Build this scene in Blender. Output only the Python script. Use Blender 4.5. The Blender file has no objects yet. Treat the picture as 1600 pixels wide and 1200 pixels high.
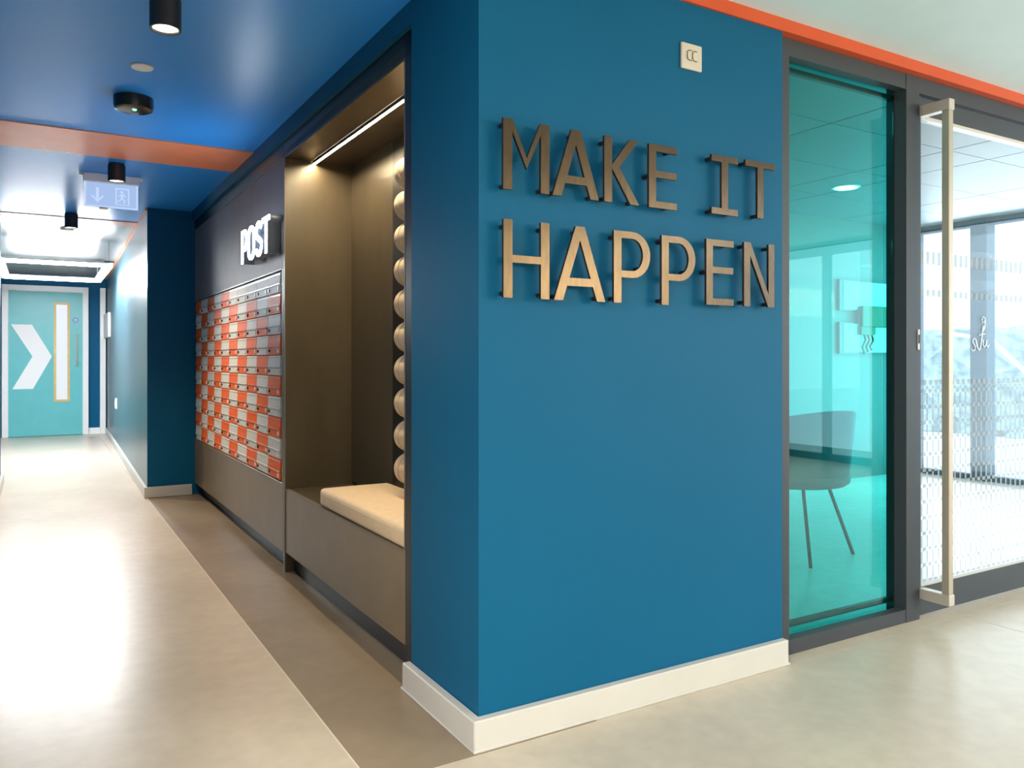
import bpy, bmesh, math, random
from mathutils import Vector, Matrix, Euler
random.seed(7)
S = bpy.context.scene
COL = S.collection
R = math.radians

# ------------------------------------------------------------------ camera, world, exposure, big lights
cam_d = bpy.data.cameras.new('camera')
cam = bpy.data.objects.new('camera', cam_d)
COL.objects.link(cam)
cam.location = (-1.1753, -2.1823, 1.2)
cam.rotation_euler = (R(90), 0, -R(30.694))
cam_d.sensor_width = 36.0
cam_d.lens = 28.048
cam_d.shift_y = -0.02375
cam_d.clip_start = 0.05
S.camera = cam

S.view_settings.view_transform = 'Standard'
S.view_settings.look = 'None'
S.view_settings.gamma = 1.0
S.view_settings.use_curve_mapping = False
S.view_settings.exposure = 0.2

W = bpy.data.worlds.new('overcast_sky')
S.world = W
W.use_nodes = True
bg = W.node_tree.nodes['Background']
bg.inputs[0].default_value = (0.86, 0.93, 1.0, 1)
bg.inputs[1].default_value = 2.8


def area(name, loc, rot, sx, sy, power, color=(1, 1, 1), spread=180):
    d = bpy.data.lights.new(name, 'AREA')
    d.shape = 'RECTANGLE'
    d.size, d.size_y = sx, sy
    d.energy = power
    d.color = color
    d.spread = R(spread)
    o = bpy.data.objects.new(name, d)
    COL.objects.link(o)
    o.location = loc
    o.rotation_euler = [R(a) for a in rot]
    return o


# daylight through the street facade (right), unseen fill lamps added over the lobby, a warm one added to gild the letters
area('facade_daylight', (6.6, -3.0, 1.35), (0, 90, 0), 2.3, 5.0, 75, (0.72, 0.88, 1.0))
area('vestibule_daylight', (6.70, 1.6, 1.4), (0, 90, 0), 2.3, 2.2, 90, (0.88, 0.95, 1.0))
area('lobby_fill_lamp', (4.5, -3.9, 2.50), (0, 0, 0), 1.6, 1.6, 110, (1.0, 0.96, 0.90))
area('lobby_fill_lamp', (1.2, -5.6, 2.50), (0, 0, 0), 3.0, 1.2, 110, (1.0, 0.95, 0.88))
area('lobby_fill_lamp', (-3.2, -2.6, 2.50), (0, 0, 0), 1.6, 2.0, 290, (1.0, 0.93, 0.84))
area('letter_glint_lamp', (4.9, -6.3, 2.12), (90, 0, 0), 2.6, 0.45, 170, (1.0, 0.84, 0.52))

# ------------------------------------------------------------------ materials


def mat(name, color, rough=0.5, metal=0.0, var=0.0, scale=6.0, bump=0.0, bscale=60.0, spec=0.5, coat=0.0, stretch=None):
    m = bpy.data.materials.new(name)
    m.use_nodes = True
    nt = m.node_tree
    b = nt.nodes['Principled BSDF']
    b.inputs['Base Color'].default_value = (*color, 1)
    b.inputs['Roughness'].default_value = rough
    b.inputs['Metallic'].default_value = metal
    b.inputs['Specular IOR Level'].default_value = spec
    b.inputs['Coat Weight'].default_value = coat
    tc = nt.nodes.new('ShaderNodeTexCoord')
    src = tc.outputs['Object']
    if stretch:
        mp = nt.nodes.new('ShaderNodeMapping')
        mp.inputs['Scale'].default_value = stretch
        nt.links.new(src, mp.inputs[0])
        src = mp.outputs[0]
    if var > 0:
        n = nt.nodes.new('ShaderNodeTexNoise')
        n.inputs['Scale'].default_value = scale
        n.inputs['Detail'].default_value = 5
        nt.links.new(src, n.inputs['Vector'])
        r = nt.nodes.new('ShaderNodeMapRange')
        r.inputs[1].default_value = 0.3
        r.inputs[2].default_value = 0.7
        r.inputs[3].default_value = 1 - var
        r.inputs[4].default_value = 1 + var
        nt.links.new(n.outputs[0], r.inputs[0])
        mx = nt.nodes.new('ShaderNodeVectorMath')
        mx.operation = 'SCALE'
        mx.inputs[0].default_value = color
        nt.links.new(r.outputs[0], mx.inputs['Scale'])
        nt.links.new(mx.outputs[0], b.inputs['Base Color'])
    if bump > 0:
        n2 = nt.nodes.new('ShaderNodeTexNoise')
        n2.inputs['Scale'].default_value = bscale
        n2.inputs['Detail'].default_value = 3
        nt.links.new(src, n2.inputs['Vector'])
        bp = nt.nodes.new('ShaderNodeBump')
        bp.inputs['Strength'].default_value = bump
        bp.inputs['Distance'].default_value = 0.002
        nt.links.new(n2.outputs[0], bp.inputs['Height'])
        nt.links.new(bp.outputs[0], b.inputs['Normal'])
    return m


def emit(name, color, strength):
    m = bpy.data.materials.new(name)
    m.use_nodes = True
    nt = m.node_tree
    nt.nodes.clear()
    e = nt.nodes.new('ShaderNodeEmission')
    e.inputs[0].default_value = (*color, 1)
    e.inputs[1].default_value = strength
    o = nt.nodes.new('ShaderNodeOutputMaterial')
    nt.links.new(e.outputs[0], o.inputs[0])
    return m


def glass(name, color, refl=1.5, boost=0.0):
    """architectural pane: tinted straight-through plus fresnel mirror"""
    m = bpy.data.materials.new(name)
    m.use_nodes = True
    nt = m.node_tree
    nt.nodes.clear()
    t = nt.nodes.new('ShaderNodeBsdfTransparent')
    t.inputs[0].default_value = (*color, 1)
    g = nt.nodes.new('ShaderNodeBsdfGlossy')
    g.inputs['Roughness'].default_value = 0.0
    f = nt.nodes.new('ShaderNodeFresnel')
    ge = nt.nodes.new('ShaderNodeNewGeometry')
    io = nt.nodes.new('ShaderNodeMapRange')      # same mirror strength on entering and leaving the pane
    io.inputs[3].default_value = refl
    io.inputs[4].default_value = 1.0 / refl
    nt.links.new(ge.outputs['Backfacing'], io.inputs[0])
    nt.links.new(io.outputs[0], f.inputs[0])
    mx = nt.nodes.new('ShaderNodeMixShader')
    nt.links.new(f.outputs[0], mx.inputs[0])
    nt.links.new(t.outputs[0], mx.inputs[1])
    nt.links.new(g.outputs[0], mx.inputs[2])
    last = mx
    if boost > 0:
        d = nt.nodes.new('ShaderNodeBsdfTranslucent')
        d.inputs[0].default_value = (*color, 1)
        m2 = nt.nodes.new('ShaderNodeMixShader')
        m2.inputs[0].default_value = boost
        nt.links.new(mx.outputs[0], m2.inputs[1])
        nt.links.new(d.outputs[0], m2.inputs[2])
        last = m2
    o = nt.nodes.new('ShaderNodeOutputMaterial')
    nt.links.new(last.outputs[0], o.inputs[0])
    return m


def vinyl(name, c1, c2, rough):
    m = bpy.data.materials.new(name)
    m.use_nodes = True
    nt = m.node_tree
    b = nt.nodes['Principled BSDF']
    tc = nt.nodes.new('ShaderNodeTexCoord')
    n1 = nt.nodes.new('ShaderNodeTexNoise')
    n1.inputs['Scale'].default_value = 1.5
    n1.inputs['Detail'].default_value = 7
    n1.inputs['Roughness'].default_value = 0.55
    n1.inputs['Distortion'].default_value = 0.0
    nt.links.new(tc.outputs['Object'], n1.inputs['Vector'])
    cr = nt.nodes.new('ShaderNodeValToRGB')
    cr.color_ramp.elements[0].position = 0.36
    cr.color_ramp.elements[0].color = (*c1, 1)
    cr.color_ramp.elements[1].position = 0.66
    cr.color_ramp.elements[1].color = (*c2, 1)
    nt.links.new(n1.outputs[0], cr.inputs[0])
    n2 = nt.nodes.new('ShaderNodeTexNoise')
    n2.inputs['Scale'].default_value = 14
    n2.inputs['Detail'].default_value = 6
    nt.links.new(tc.outputs['Object'], n2.inputs['Vector'])
    mr = nt.nodes.new('ShaderNodeMapRange')
    mr.inputs[1].default_value = 0.3
    mr.inputs[2].default_value = 0.7
    mr.inputs[3].default_value = 0.93
    mr.inputs[4].default_value = 1.05
    nt.links.new(n2.outputs[0], mr.inputs[0])
    sc = nt.nodes.new('ShaderNodeVectorMath')
    sc.operation = 'SCALE'
    nt.links.new(cr.outputs[0], sc.inputs[0])
    nt.links.new(mr.outputs[0], sc.inputs['Scale'])
    nt.links.new(sc.outputs[0], b.inputs['Base Color'])
    rr = nt.nodes.new('ShaderNodeMapRange')
    rr.inputs[3].default_value = rough - 0.02
    rr.inputs[4].default_value = rough + 0.03
    nt.links.new(n1.outputs[0], rr.inputs[0])
    nt.links.new(rr.outputs[0], b.inputs['Roughness'])
    b.inputs['Specular IOR Level'].default_value = 0.5
    bp = nt.nodes.new('ShaderNodeBump')
    bp.inputs['Strength'].default_value = 0.05
    bp.inputs['Distance'].default_value = 0.002
    nt.links.new(n2.outputs[0], bp.inputs['Height'])
    nt.links.new(bp.outputs[0], b.inputs['Normal'])
    return m


M = {}
M['blue'] = mat('blue_wall_paint', (0.004, 0.098, 0.21), 0.5, spec=0.10, var=0.03, scale=1.5, bump=0.05, bscale=300)
M['blue_ceiling'] = mat('blue_ceiling_paint', (0.03, 0.32, 0.95), 0.36, spec=0.2, var=0.03, scale=1.2)
M['light_washed_wall'] = mat('light_washed_blue_paint', (0.055, 0.12, 0.155), 0.30, var=0.03, scale=1.2)  # same blue paint, greyed in colour where the lamps wash it
M['white_ceiling'] = mat('white_ceiling_paint', (0.65, 0.81, 0.86), 0.7, var=0.02)
M['grey_ceiling'] = mat('pale_grey_ceiling_paint', (0.27, 0.265, 0.26), 0.35, var=0.03)
M['white_paint'] = mat('white_gloss_paint', (0.55, 0.535, 0.51), 0.35, var=0.02)
M['white_door_paint'] = mat('white_door_frame_paint', (0.90, 0.90, 0.90), 0.35)
M['lobby_wall'] = mat('lobby_wall_paint', (0.42, 0.40, 0.37), 0.6, var=0.03)
M['orange'] = mat('orange_paint', (0.58, 0.072, 0.008), 0.42, var=0.03)
M['orange_sheen'] = mat('orange_sheen_paint', (0.86, 0.27, 0.13), 0.4, var=0.04)  # orange stripes, paler in colour to carry their sheen
M['floor_light'] = vinyl('pale_concrete_vinyl', (0.50, 0.43, 0.345), (0.57, 0.50, 0.41), 0.28)
M['floor_dark'] = vinyl('taupe_concrete_vinyl', (0.215, 0.165, 0.115), (0.28, 0.22, 0.155), 0.34)
M['floor_vest'] = vinyl('pale_vestibule_vinyl', (0.74, 0.72, 0.68), (0.80, 0.78, 0.75), 0.25)
M['floor_lobby'] = vinyl('beige_concrete_vinyl', (0.47, 0.40, 0.32), (0.54, 0.47, 0.38), 0.36)
M['seam'] = mat('weld_seam', (0.70, 0.64, 0.54), 0.4)
M['screed'] = mat('screed', (0.3, 0.28, 0.25), 0.8)
M['joinery'] = mat('black_brown_laminate', (0.080, 0.062, 0.038), 0.34, var=0.12, scale=9, stretch=(1, 1, 0.25))
M['joinery_grey'] = mat('charcoal_laminate', (0.19, 0.135, 0.076), 0.38, var=0.08, scale=8)
M['black'] = mat('black_edging', (0.008, 0.008, 0.008), 0.35)
M['edge'] = mat('grey_laminate_edge', (0.17, 0.15, 0.125), 0.4)
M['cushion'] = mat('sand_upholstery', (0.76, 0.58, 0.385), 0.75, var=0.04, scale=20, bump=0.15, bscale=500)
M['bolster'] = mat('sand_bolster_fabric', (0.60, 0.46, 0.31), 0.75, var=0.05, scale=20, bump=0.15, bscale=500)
M['piping'] = mat('sand_piping', (0.40, 0.29, 0.19), 0.7)
M['mail_orange'] = mat('orange_mailbox_enamel', (0.92, 0.145, 0.012), 0.48, spec=0.2, var=0.03)
M['mail_white'] = mat('pale_grey_mailbox_enamel', (0.72, 0.71, 0.67), 0.48, spec=0.2, var=0.03)
M['mail_edge'] = mat('mailbox_lip_highlight', (0.80, 0.76, 0.70), 0.25)
M['mail_lip_orange'] = mat('mailbox_orange_lip_highlight', (0.85, 0.30, 0.14), 0.22)
M['lock'] = mat('dark_lock', (0.03, 0.03, 0.035), 0.3, metal=0.6)
M['label_white'] = mat('white_label', (0.85, 0.82, 0.78), 0.4)
M['bronze'] = mat('brushed_bronze', (0.066, 0.047, 0.032), 0.26, metal=0.85, var=0.18, scale=14, stretch=(6, 1, 1))
M['bronze_side'] = mat('dark_bronze', (0.05, 0.035, 0.03), 0.45, metal=0.5)
M['frame'] = mat('anthracite_aluminium', (0.034, 0.040, 0.050), 0.5, spec=0.4, var=0.05)
M['frame_dark'] = mat('black_aluminium', (0.012, 0.014, 0.015), 0.35)
M['steel'] = mat('brushed_steel', (0.42, 0.36, 0.29), 0.4, metal=0.35, var=0.06, scale=10, stretch=(8, 8, 0.3))
M['steel_light'] = mat('satin_steel', (0.55, 0.49, 0.43), 0.4, metal=0.35)
M['teal_glass'] = glass('teal_film_glass', (0.25, 0.93, 0.90), 1.5)
M['clear_glass'] = glass('clear_glass', (0.93, 0.97, 0.98), 1.45)
M['black_metal'] = mat('black_lamp_metal', (0.022, 0.019, 0.018), 0.38, var=0.05)
M['lens'] = emit('warm_lamp_lens', (1.0, 0.86, 0.60), 6.0)
M['lens_bright'] = emit('warm_downlight_lens', (1.0, 0.90, 0.70), 25.0)
M['led_warm'] = emit('warm_led', (1.0, 0.80, 0.50), 270.0)
M['led_white'] = emit('white_led', (0.95, 0.97, 1.0), 110.0)
M['post'] = emit('white_letter_face', (0.86, 0.92, 1.0), 24.0)
M['post_side'] = mat('white_letter_return', (0.17, 0.21, 0.29), 0.4)
M['white_plastic'] = mat('white_plastic', (0.88, 0.88, 0.87), 0.35)
M['grey_plastic'] = mat('grey_plastic', (0.45, 0.46, 0.47), 0.4)
M['bone'] = mat('bone_switch_plastic', (0.58, 0.53, 0.45), 0.4)
M['switch_mark'] = mat('switch_mark', (0.10, 0.09, 0.08), 0.4)
M['puck'] = mat('black_satin_plastic', (0.02, 0.018, 0.017), 0.25)
M['green_led'] = emit('green_led', (0.25, 1.0, 0.5), 2.0)
M['exit_panel'] = emit('glowing_pale_blue_acrylic', (0.40, 0.55, 0.86), 0.85)  # sign panel and print given an emission of their own
M['exit_print'] = emit('glowing_white_print', (0.50, 0.64, 0.92), 0.95)
M['door_teal'] = mat('turquoise_door_paint', (0.13, 0.52, 0.55), 0.36, var=0.03)
M['chevron'] = mat('white_vinyl_print', (0.93, 0.93, 0.93), 0.45)
M['oak'] = mat('yellow_oak_bead', (0.70, 0.50, 0.20), 0.4, var=0.1, scale=12)
M['frosted'] = mat('frosted_glazing', (0.92, 0.94, 0.97), 0.3)
M['blue_sign'] = mat('blue_disc', (0.03, 0.16, 0.55), 0.4)
M['vest_wall'] = mat('vestibule_wall_paint', (0.17, 0.195, 0.205), 0.6, var=0.02)
M['vest_tile'] = mat('vestibule_ceiling_tile', (0.20, 0.25, 0.275), 0.5, var=0.02)
M['frame_blue'] = mat('grey_blue_aluminium', (0.045, 0.13, 0.20), 0.45)
M['chair'] = mat('slate_blue_fabric', (0.045, 0.10, 0.15), 0.7, var=0.05)
M['chair_leg'] = mat('dark_chair_leg', (0.02, 0.03, 0.03), 0.4, metal=0.4)
M['paper'] = mat('notice_paper', (0.80, 0.82, 0.86), 0.5, var=0.02)
M['pic_frame'] = mat('grey_picture_frame', (0.12, 0.15, 0.16), 0.5)
M['green_box'] = mat('green_call_point', (0.01, 0.10, 0.05), 0.4)
M['paving'] = mat('pale_paving', (0.72, 0.74, 0.76), 0.8, var=0.04)
M['outside_wall'] = mat('pale_render', (0.80, 0.83, 0.86), 0.8, var=0.03)
M['hedge'] = mat('grey_green_hedge', (0.30, 0.42, 0.47), 0.9, var=0.45, scale=7, bump=0.8, bscale=20)
M['rail'] = mat('white_handrail', (0.85, 0.86, 0.88), 0.4)
M['slot_dark'] = mat('slot_shadow_gap', (0.02, 0.015, 0.012), 0.6)


def film_mat():
    """white frit print on the glass door: fine grid, squares on the crossings, two dashed bands"""
    m = bpy.data.materials.new('white_manifestation_print')
    m.use_nodes = True
    nt = m.node_tree
    nt.nodes.clear()
    N = nt.nodes.new
    L = nt.links.new
    tc = N('ShaderNodeTexCoord')
    sp = N('ShaderNodeSeparateXYZ')
    L(tc.outputs['Object'], sp.inputs[0])

    def math_(op, a, b=None):
        n = N('ShaderNodeMath')
        n.operation = op
        for i, v in enumerate((a, b)):
            if v is None:
                continue
            if isinstance(v, (int, float)):
                n.inputs[i].default_value = v
            else:
                L(v, n.inputs[i])
        return n.outputs[0]

    def frac(v, p):
        return math_('FRACT', math_('ADD', math_('DIVIDE', v, p), 50.0))
    px, pz = 0.0455, 0.0745
    fx, fz = frac(sp.outputs[0], px), frac(sp.outputs[2], pz)
    vbar = math_('LESS_THAN', fx, 0.30)
    hbar = math_('LESS_THAN', fz, 0.10)
    sqx = math_('GREATER_THAN', math_('ABSOLUTE', math_('SUBTRACT', fx, 0.65)), 0.0)
    sqz = math_('LESS_THAN', math_('ABSOLUTE', math_('SUBTRACT', fz, 0.12)), 0.12)
    sq = math_('MULTIPLY', math_('GREATER_THAN', fx, 0.38), math_('MULTIPLY', math_('LESS_THAN', fx, 0.94), sqz))
    bar2 = math_('MULTIPLY', vbar, math_('GREATER_THAN', fz, 0.24))
    grid = math_('MAXIMUM', bar2, sq)
    low = math_('MULTIPLY', grid, math_('LESS_THAN', sp.outputs[2], 1.075))

    def band(z0, z1):
        return math_('MULTIPLY', math_('GREATER_THAN', sp.outputs[2], z0), math_('LESS_THAN', sp.outputs[2], z1))
    half = math_('LESS_THAN', fx, 0.5)
    up = math_('MULTIPLY', half, math_('MAXIMUM', band(1.652, 1.712), band(1.50, 1.532)))
    up2 = math_('MULTIPLY', math_('GREATER_THAN', fx, 0.5), band(1.08, 1.105))
    mask = math_('MAXIMUM', low, math_('MAXIMUM', up, up2))
    tr = N('ShaderNodeBsdfTransparent')
    tl = N('ShaderNodeBsdfTranslucent')
    tl.inputs[0].default_value = (0.92, 0.95, 0.97, 1)
    df = N('ShaderNodeBsdfDiffuse')
    df.inputs[0].default_value = (0.92, 0.95, 0.97, 1)
    ad = N('ShaderNodeMixShader')
    ad.inputs[0].default_value = 0.12
    L(tl.outputs[0], ad.inputs[1])
    L(df.outputs[0], ad.inputs[2])
    mx = N('ShaderNodeMixShader')
    mk = math_('MULTIPLY', mask, 0.5)
    L(mk, mx.inputs[0])
    L(tr.outputs[0], mx.inputs[1])
    L(ad.outputs[0], mx.inputs[2])
    o = N('ShaderNodeOutputMaterial')
    L(mx.outputs[0], o.inputs[0])
    return m


M['film'] = film_mat()
M['script'] = mat('white_glass_lettering', (0.97, 0.98, 1.0), 0.5)
M['script'].node_tree.nodes['Principled BSDF'].inputs['Transmission Weight'].default_value = 0.5

# ------------------------------------------------------------------ helpers


class MB:
    def __init__(self):
        self.bm = bmesh.new()

    def box(self, x0, x1, y0, y1, z0, z1):
        x0, x1 = sorted((x0, x1))
        y0, y1 = sorted((y0, y1))
        z0, z1 = sorted((z0, z1))
        r = bmesh.ops.create_cube(self.bm, size=1.0)
        bmesh.ops.scale(self.bm, vec=(x1 - x0, y1 - y0, z1 - z0), verts=r['verts'])
        bmesh.ops.translate(self.bm, vec=((x0 + x1) / 2, (y0 + y1) / 2, (z0 + z1) / 2), verts=r['verts'])
        return self

    def prism(self, pts, z0, z1):
        """plan polygon (x, y) extruded from z0 to z1"""
        a = [self.bm.verts.new((p[0], p[1], z0)) for p in pts]
        b = [self.bm.verts.new((p[0], p[1], z1)) for p in pts]
        n = len(pts)
        self.bm.faces.new(a[::-1])
        self.bm.faces.new(b)
        for i in range(n):
            self.bm.faces.new((a[i], a[(i + 1) % n], b[(i + 1) % n], b[i]))
        bmesh.ops.recalc_face_normals(self.bm, faces=self.bm.faces[:])
        return self

    def lathe(self, prof, center, axis='Z', n=32):
        """profile (radius, height) revolved about an axis through center"""
        rings = []
        cx, cy, cz = center

        def P(r, h, a):
            u, v = r * math.cos(a), r * math.sin(a)
            if axis == 'Z':
                return (cx + u, cy + v, cz + h)
            if axis == 'Y':
                return (cx + u, cy + h, cz + v)
            return (cx + h, cy + u, cz + v)
        for r, h in prof:
            if r < 1e-6:
                rings.append([self.bm.verts.new(P(0, h, 0))])
            else:
                rings.append([self.bm.verts.new(P(r, h, 2 * math.pi * i / n)) for i in range(n)])
        for A, B in zip(rings, rings[1:]):
            for i in range(n):
                j = (i + 1) % n
                if len(A) == 1 and len(B) == 1:
                    continue
                if len(A) == 1:
                    self.bm.faces.new((A[0], B[j], B[i]))
                elif len(B) == 1:
                    self.bm.faces.new((A[i], A[j], B[0]))
                else:
                    self.bm.faces.new((A[i], A[j], B[j], B[i]))
        bmesh.ops.recalc_face_normals(self.bm, faces=self.bm.faces[:])
        return self

    def tube(self, pts, r, n=8):
        pts = [Vector(p) for p in pts]
        rings = []
        for k, p in enumerate(pts):
            t = (pts[min(k + 1, len(pts) - 1)] - pts[max(k - 1, 0)]).normalized()
            a = t.cross(Vector((0.123, 0.456, 0.881)))
            if a.length < 1e-4:
                a = t.cross(Vector((1, 0, 0)))
            a.normalize()
            b = t.cross(a)
            rings.append([self.bm.verts.new(p + r * (math.cos(2 * math.pi * i / n) * a + math.sin(2 * math.pi * i / n) * b)) for i in range(n)])
        for A, B in zip(rings, rings[1:]):
            for i in range(n):
                self.bm.faces.new((A[i], A[(i + 1) % n], B[(i + 1) % n], B[i]))
        self.bm.faces.new(rings[0][::-1])
        self.bm.faces.new(rings[-1])
        bmesh.ops.recalc_face_normals(self.bm, faces=self.bm.faces[:])
        return self

    def bevel(self, w, seg=2, ang=30):
        es = [e for e in self.bm.edges if e.is_manifold and e.calc_face_angle(0) > R(ang)]
        bmesh.ops.bevel(self.bm, geom=es, offset=w, segments=seg, profile=0.5, affect='EDGES', clamp_overlap=True)
        return self

    def build(self, name, m, parent=None, smooth=False):
        if parent is not None:
            base = Vector(parent.location)
            if parent.parent is not None:
                base = base + Vector(parent.parent.location)
            bmesh.ops.translate(self.bm, vec=-base, verts=self.bm.verts[:])
        me = bpy.data.meshes.new(name)
        self.bm.to_mesh(me)
        self.bm.free()
        me.materials.append(m)
        if smooth:
            for p in me.polygons:
                p.use_smooth = True
        o = bpy.data.objects.new(name, me)
        COL.objects.link(o)
        if parent is not None:
            o.parent = parent
        return o


def smooth_by_angle(o, ang=40):
    bm = bmesh.new()
    bm.from_mesh(o.data)
    for f in bm.faces:
        f.smooth = True
    for e in bm.edges:
        if e.is_manifold and e.calc_face_angle(0) > R(ang):
            e.smooth = False
    bm.to_mesh(o.data)
    bm.free()
    return o


def thing(name, loc, label, cat, group=None):
    o = bpy.data.objects.new(name, None)
    o.empty_display_size = 0.05
    COL.objects.link(o)
    o.location = loc
    return tag(o, label, cat, group)


def tag(o, label, cat, group=None):
    o['label'] = label
    o['category'] = cat
    if group:
        o['group'] = group
    return o


def struct(o):
    o['kind'] = 'structure'
    return o


def struct_root(name, loc=(0, 0, 0)):
    o = bpy.data.objects.new(name, None)
    o.empty_display_size = 0.05
    COL.objects.link(o)
    o.location = loc
    return struct(o)


def lab(o, text):
    o['label'] = text
    return o


def B(x0, x1, y0, y1, z0, z1):
    return MB().box(x0, x1, y0, y1, z0, z1)


def outline_mesh(name, loops, depth, bevel=0.0, cyclic=True):
    """flat outlines with holes -> solid mesh in the XY plane, z from -depth/2 to depth/2"""
    cu = bpy.data.curves.new(name, 'CURVE')
    cu.dimensions = '2D'
    cu.fill_mode = 'BOTH'
    cu.extrude = depth / 2 - bevel
    cu.bevel_depth = bevel
    cu.bevel_resolution = 0
    cu.offset = -bevel
    for lp in loops:
        s = cu.splines.new('POLY')
        s.points.add(len(lp) - 1)
        for q, p in zip(s.points, lp):
            q.co = (p[0], p[1], 0, 1)
        s.use_cyclic_u = True
    ob = bpy.data.objects.new(name, cu)
    COL.objects.link(ob)
    bpy.context.view_layer.update()
    dg = bpy.context.evaluated_depsgraph_get()
    me = bpy.data.meshes.new_from_object(ob.evaluated_get(dg))
    bpy.data.objects.remove(ob)
    bpy.data.curves.remove(cu)
    return me


# ------------------------------------------------------------------ floor
H = 2.52            # corridor ceiling
HL = 2.556          # lobby ceiling
floor = struct(B(-4.2, 6.87, -6.6, 12.5, -0.12, -0.004).build('floor', M['screed']))
SX = -0.365
B(-1.90, SX - 0.002, -0.045, 12.45, -0.004, 0).build('vinyl_sheet', M['floor_light'], floor)
B(SX + 0.002, 0.42, -0.043, 5.45, -0.004, 0).build('vinyl_sheet', M['floor_dark'], floor)
B(SX + 0.002, 0.3, 5.45, 12.45, -0.004, 0).build('vinyl_sheet', M['floor_light'], floor)
B(-4.2, 2.55, -6.6, -0.047, -0.004, 0).build('vinyl_sheet', M['floor_lobby'], floor)
B(2.553, 6.87, -6.6, -0.047, -0.004, 0).build('vinyl_sheet', M['floor_lobby'], floor)
B(1.372, 6.87, 0.10, 3.0, -0.004, 0).build('vinyl_sheet', M['floor_vest'], floor)
B(0.42, 6.87, -0.043, 0.10, -0.004, 0).build('vinyl_sheet', M['floor_lobby'], floor)
B(-4.2, -1.90, -0.045, 12.45, -0.004, 0).build('vinyl_sheet', M['floor_light'], floor)
B(SX - 0.002, SX + 0.002, -0.045, 5.39, -0.004, 0.0004).build('seam', M['seam'], floor)

# ------------------------------------------------------------------ walls
struct(B(0, 1.372, 0, 0.519, 0, 2.508).build('wall_front', M['blue']))
# corridor right: strip above the joinery, solid behind it, column beyond
struct(B(0.0, 0.5, 0.519, 5.39, 2.440, H).build('trim_1', M['blue']))
struct(B(0.50, 1.30, 0.519, 5.6, 0, H).build('wall_back', M['vest_wall']))
ww = MB().prism([(-0.363, 5.39), (0.5, 5.39), (0.5, 12.4), (-0.215, 12.4)], 0, H)
cw = struct(ww.build('wall_right', M['blue']))
cw.data.materials.append(M['light_washed_wall'])
for p in cw.data.polygons:
    if p.normal.x < -0.5:
        p.material_index = 1
# left wall of corridor, then the wider end
struct(B(-1.75, -1.49, -0.6, 7.0, 0, H).build('wall_left', M['blue']))
struct(B(-1.90, -1.70, 7.0, 12.4, 0, H).build('wall_left_far', M['light_washed_wall']))
struct(B(-1.90, 0.5, 12.4, 12.5, 0, H + 0.1).build('wall_end', M['blue']))
# lobby shell behind and beside the camera
struct(B(-4.3, -4.2, -6.6, 0, 0, HL).build('wall_lobby_left', M['lobby_wall']))
struct(B(-4.2, -1.75, -0.1, 0.0, 0, HL).build('wall_lobby_front', M['blue']))
struct(B(-4.2, 6.87, -6.7, -6.6, 0, HL).build('wall_lobby_rear', M['lobby_wall']))
# vestibule
struct(B(1.30, 6.87, 3.0, 3.1, 0, 2.62).build('wall_vestibule_end', M['vest_wall']))

# baseboards
def skirting(name, pts_in, pts_out, z=0.094):
    m = MB()
    poly = pts_out + pts_in[::-1]
    m.prism(poly, 0, z)
    return struct(m.bevel(0.004, 1).build(name, M['white_paint']))


skirting('baseboard_front', [(0, 0.53), (0, 0), (1.372, 0)], [(-0.033, 0.53), (-0.033, -0.033), (1.372, -0.033)])
skirting('baseboard_right', [(0.0, 5.39), (-0.363, 5.39), (-0.215, 12.36)], [(0.0, 5.365), (-0.389, 5.365), (-0.241, 12.36)])
skirting('baseboard_left', [(-1.49, 0.0), (-1.49, 7.0)], [(-1.462, 0.0), (-1.462, 7.0)])
# soft bead of sealant under the corner skirting
m = MB()
m.tube([(-0.035, 0.53, 0.002), (-0.035, -0.035, 0.002), (1.372, -0.035, 0.002)], 0.0045, 6)
b0 = bpy.data.objects['baseboard_front']
m.build('sealant_bead', M['white_paint'], b0)

# ------------------------------------------------------------------ ceilings
struct(B(-4.2, 6.87, -6.6, -0.006, HL, HL + 0.1).build('ceiling', M['white_ceiling']))
struct(B(-1.75, 0.5, -0.006, 6.33, H, H + 0.12).build('ceiling.001', M['blue_ceiling']))
struct(B(-1.90, 0.5, 6.33, 12.4, H + 0.004, H + 0.12).build('ceiling.002', M['grey_ceiling']))
vc = struct(B(1.372, 6.87, 0.2, 3.0, 2.63, 2.70).build('ceiling.003', M['vest_wall']))
xs = [1.70, 2.86, 4.06, 4.535, 5.72, 6.86]
tile_me = {}
for i in range(len(xs) - 1):
    for j in range(4):
        y0 = 0.22 + j * 0.695
        B(xs[i] + 0.006, xs[i + 1] - 0.006, y0 + 0.003, y0 + 0.692, 2.60, 2.63).build('ceiling_tile', M['vest_tile'], vc)
# orange trims
struct(B(-0.0, 6.87, -0.010, 0.20, 2.506, HL).build('trim_2', M['orange']))
o = struct(MB().prism([(-1.49, 3.02), (0.028, 3.02), (0.028, 3.62), (-1.49, 3.62)], H - 0.006, H).build('trim_3', M['orange_sheen']))
struct(B(-1.49, -0.345, 6.25, 6.50, H - 0.006, H + 0.004).build('trim_4', M['orange_sheen']))
mm = MB().prism([(-0.363, 5.41), (-0.343, 5.41), (-0.190, 12.38), (-0.232, 12.38)], H - 0.03, H)
struct(MB().prism([(-0.375, 5.42), (-0.355, 5.42), (-0.205, 12.38), (-0.232, 12.38)], H - 0.022, H).build('trim_5', M['orange_sheen']))
mm.bm.free()

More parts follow.
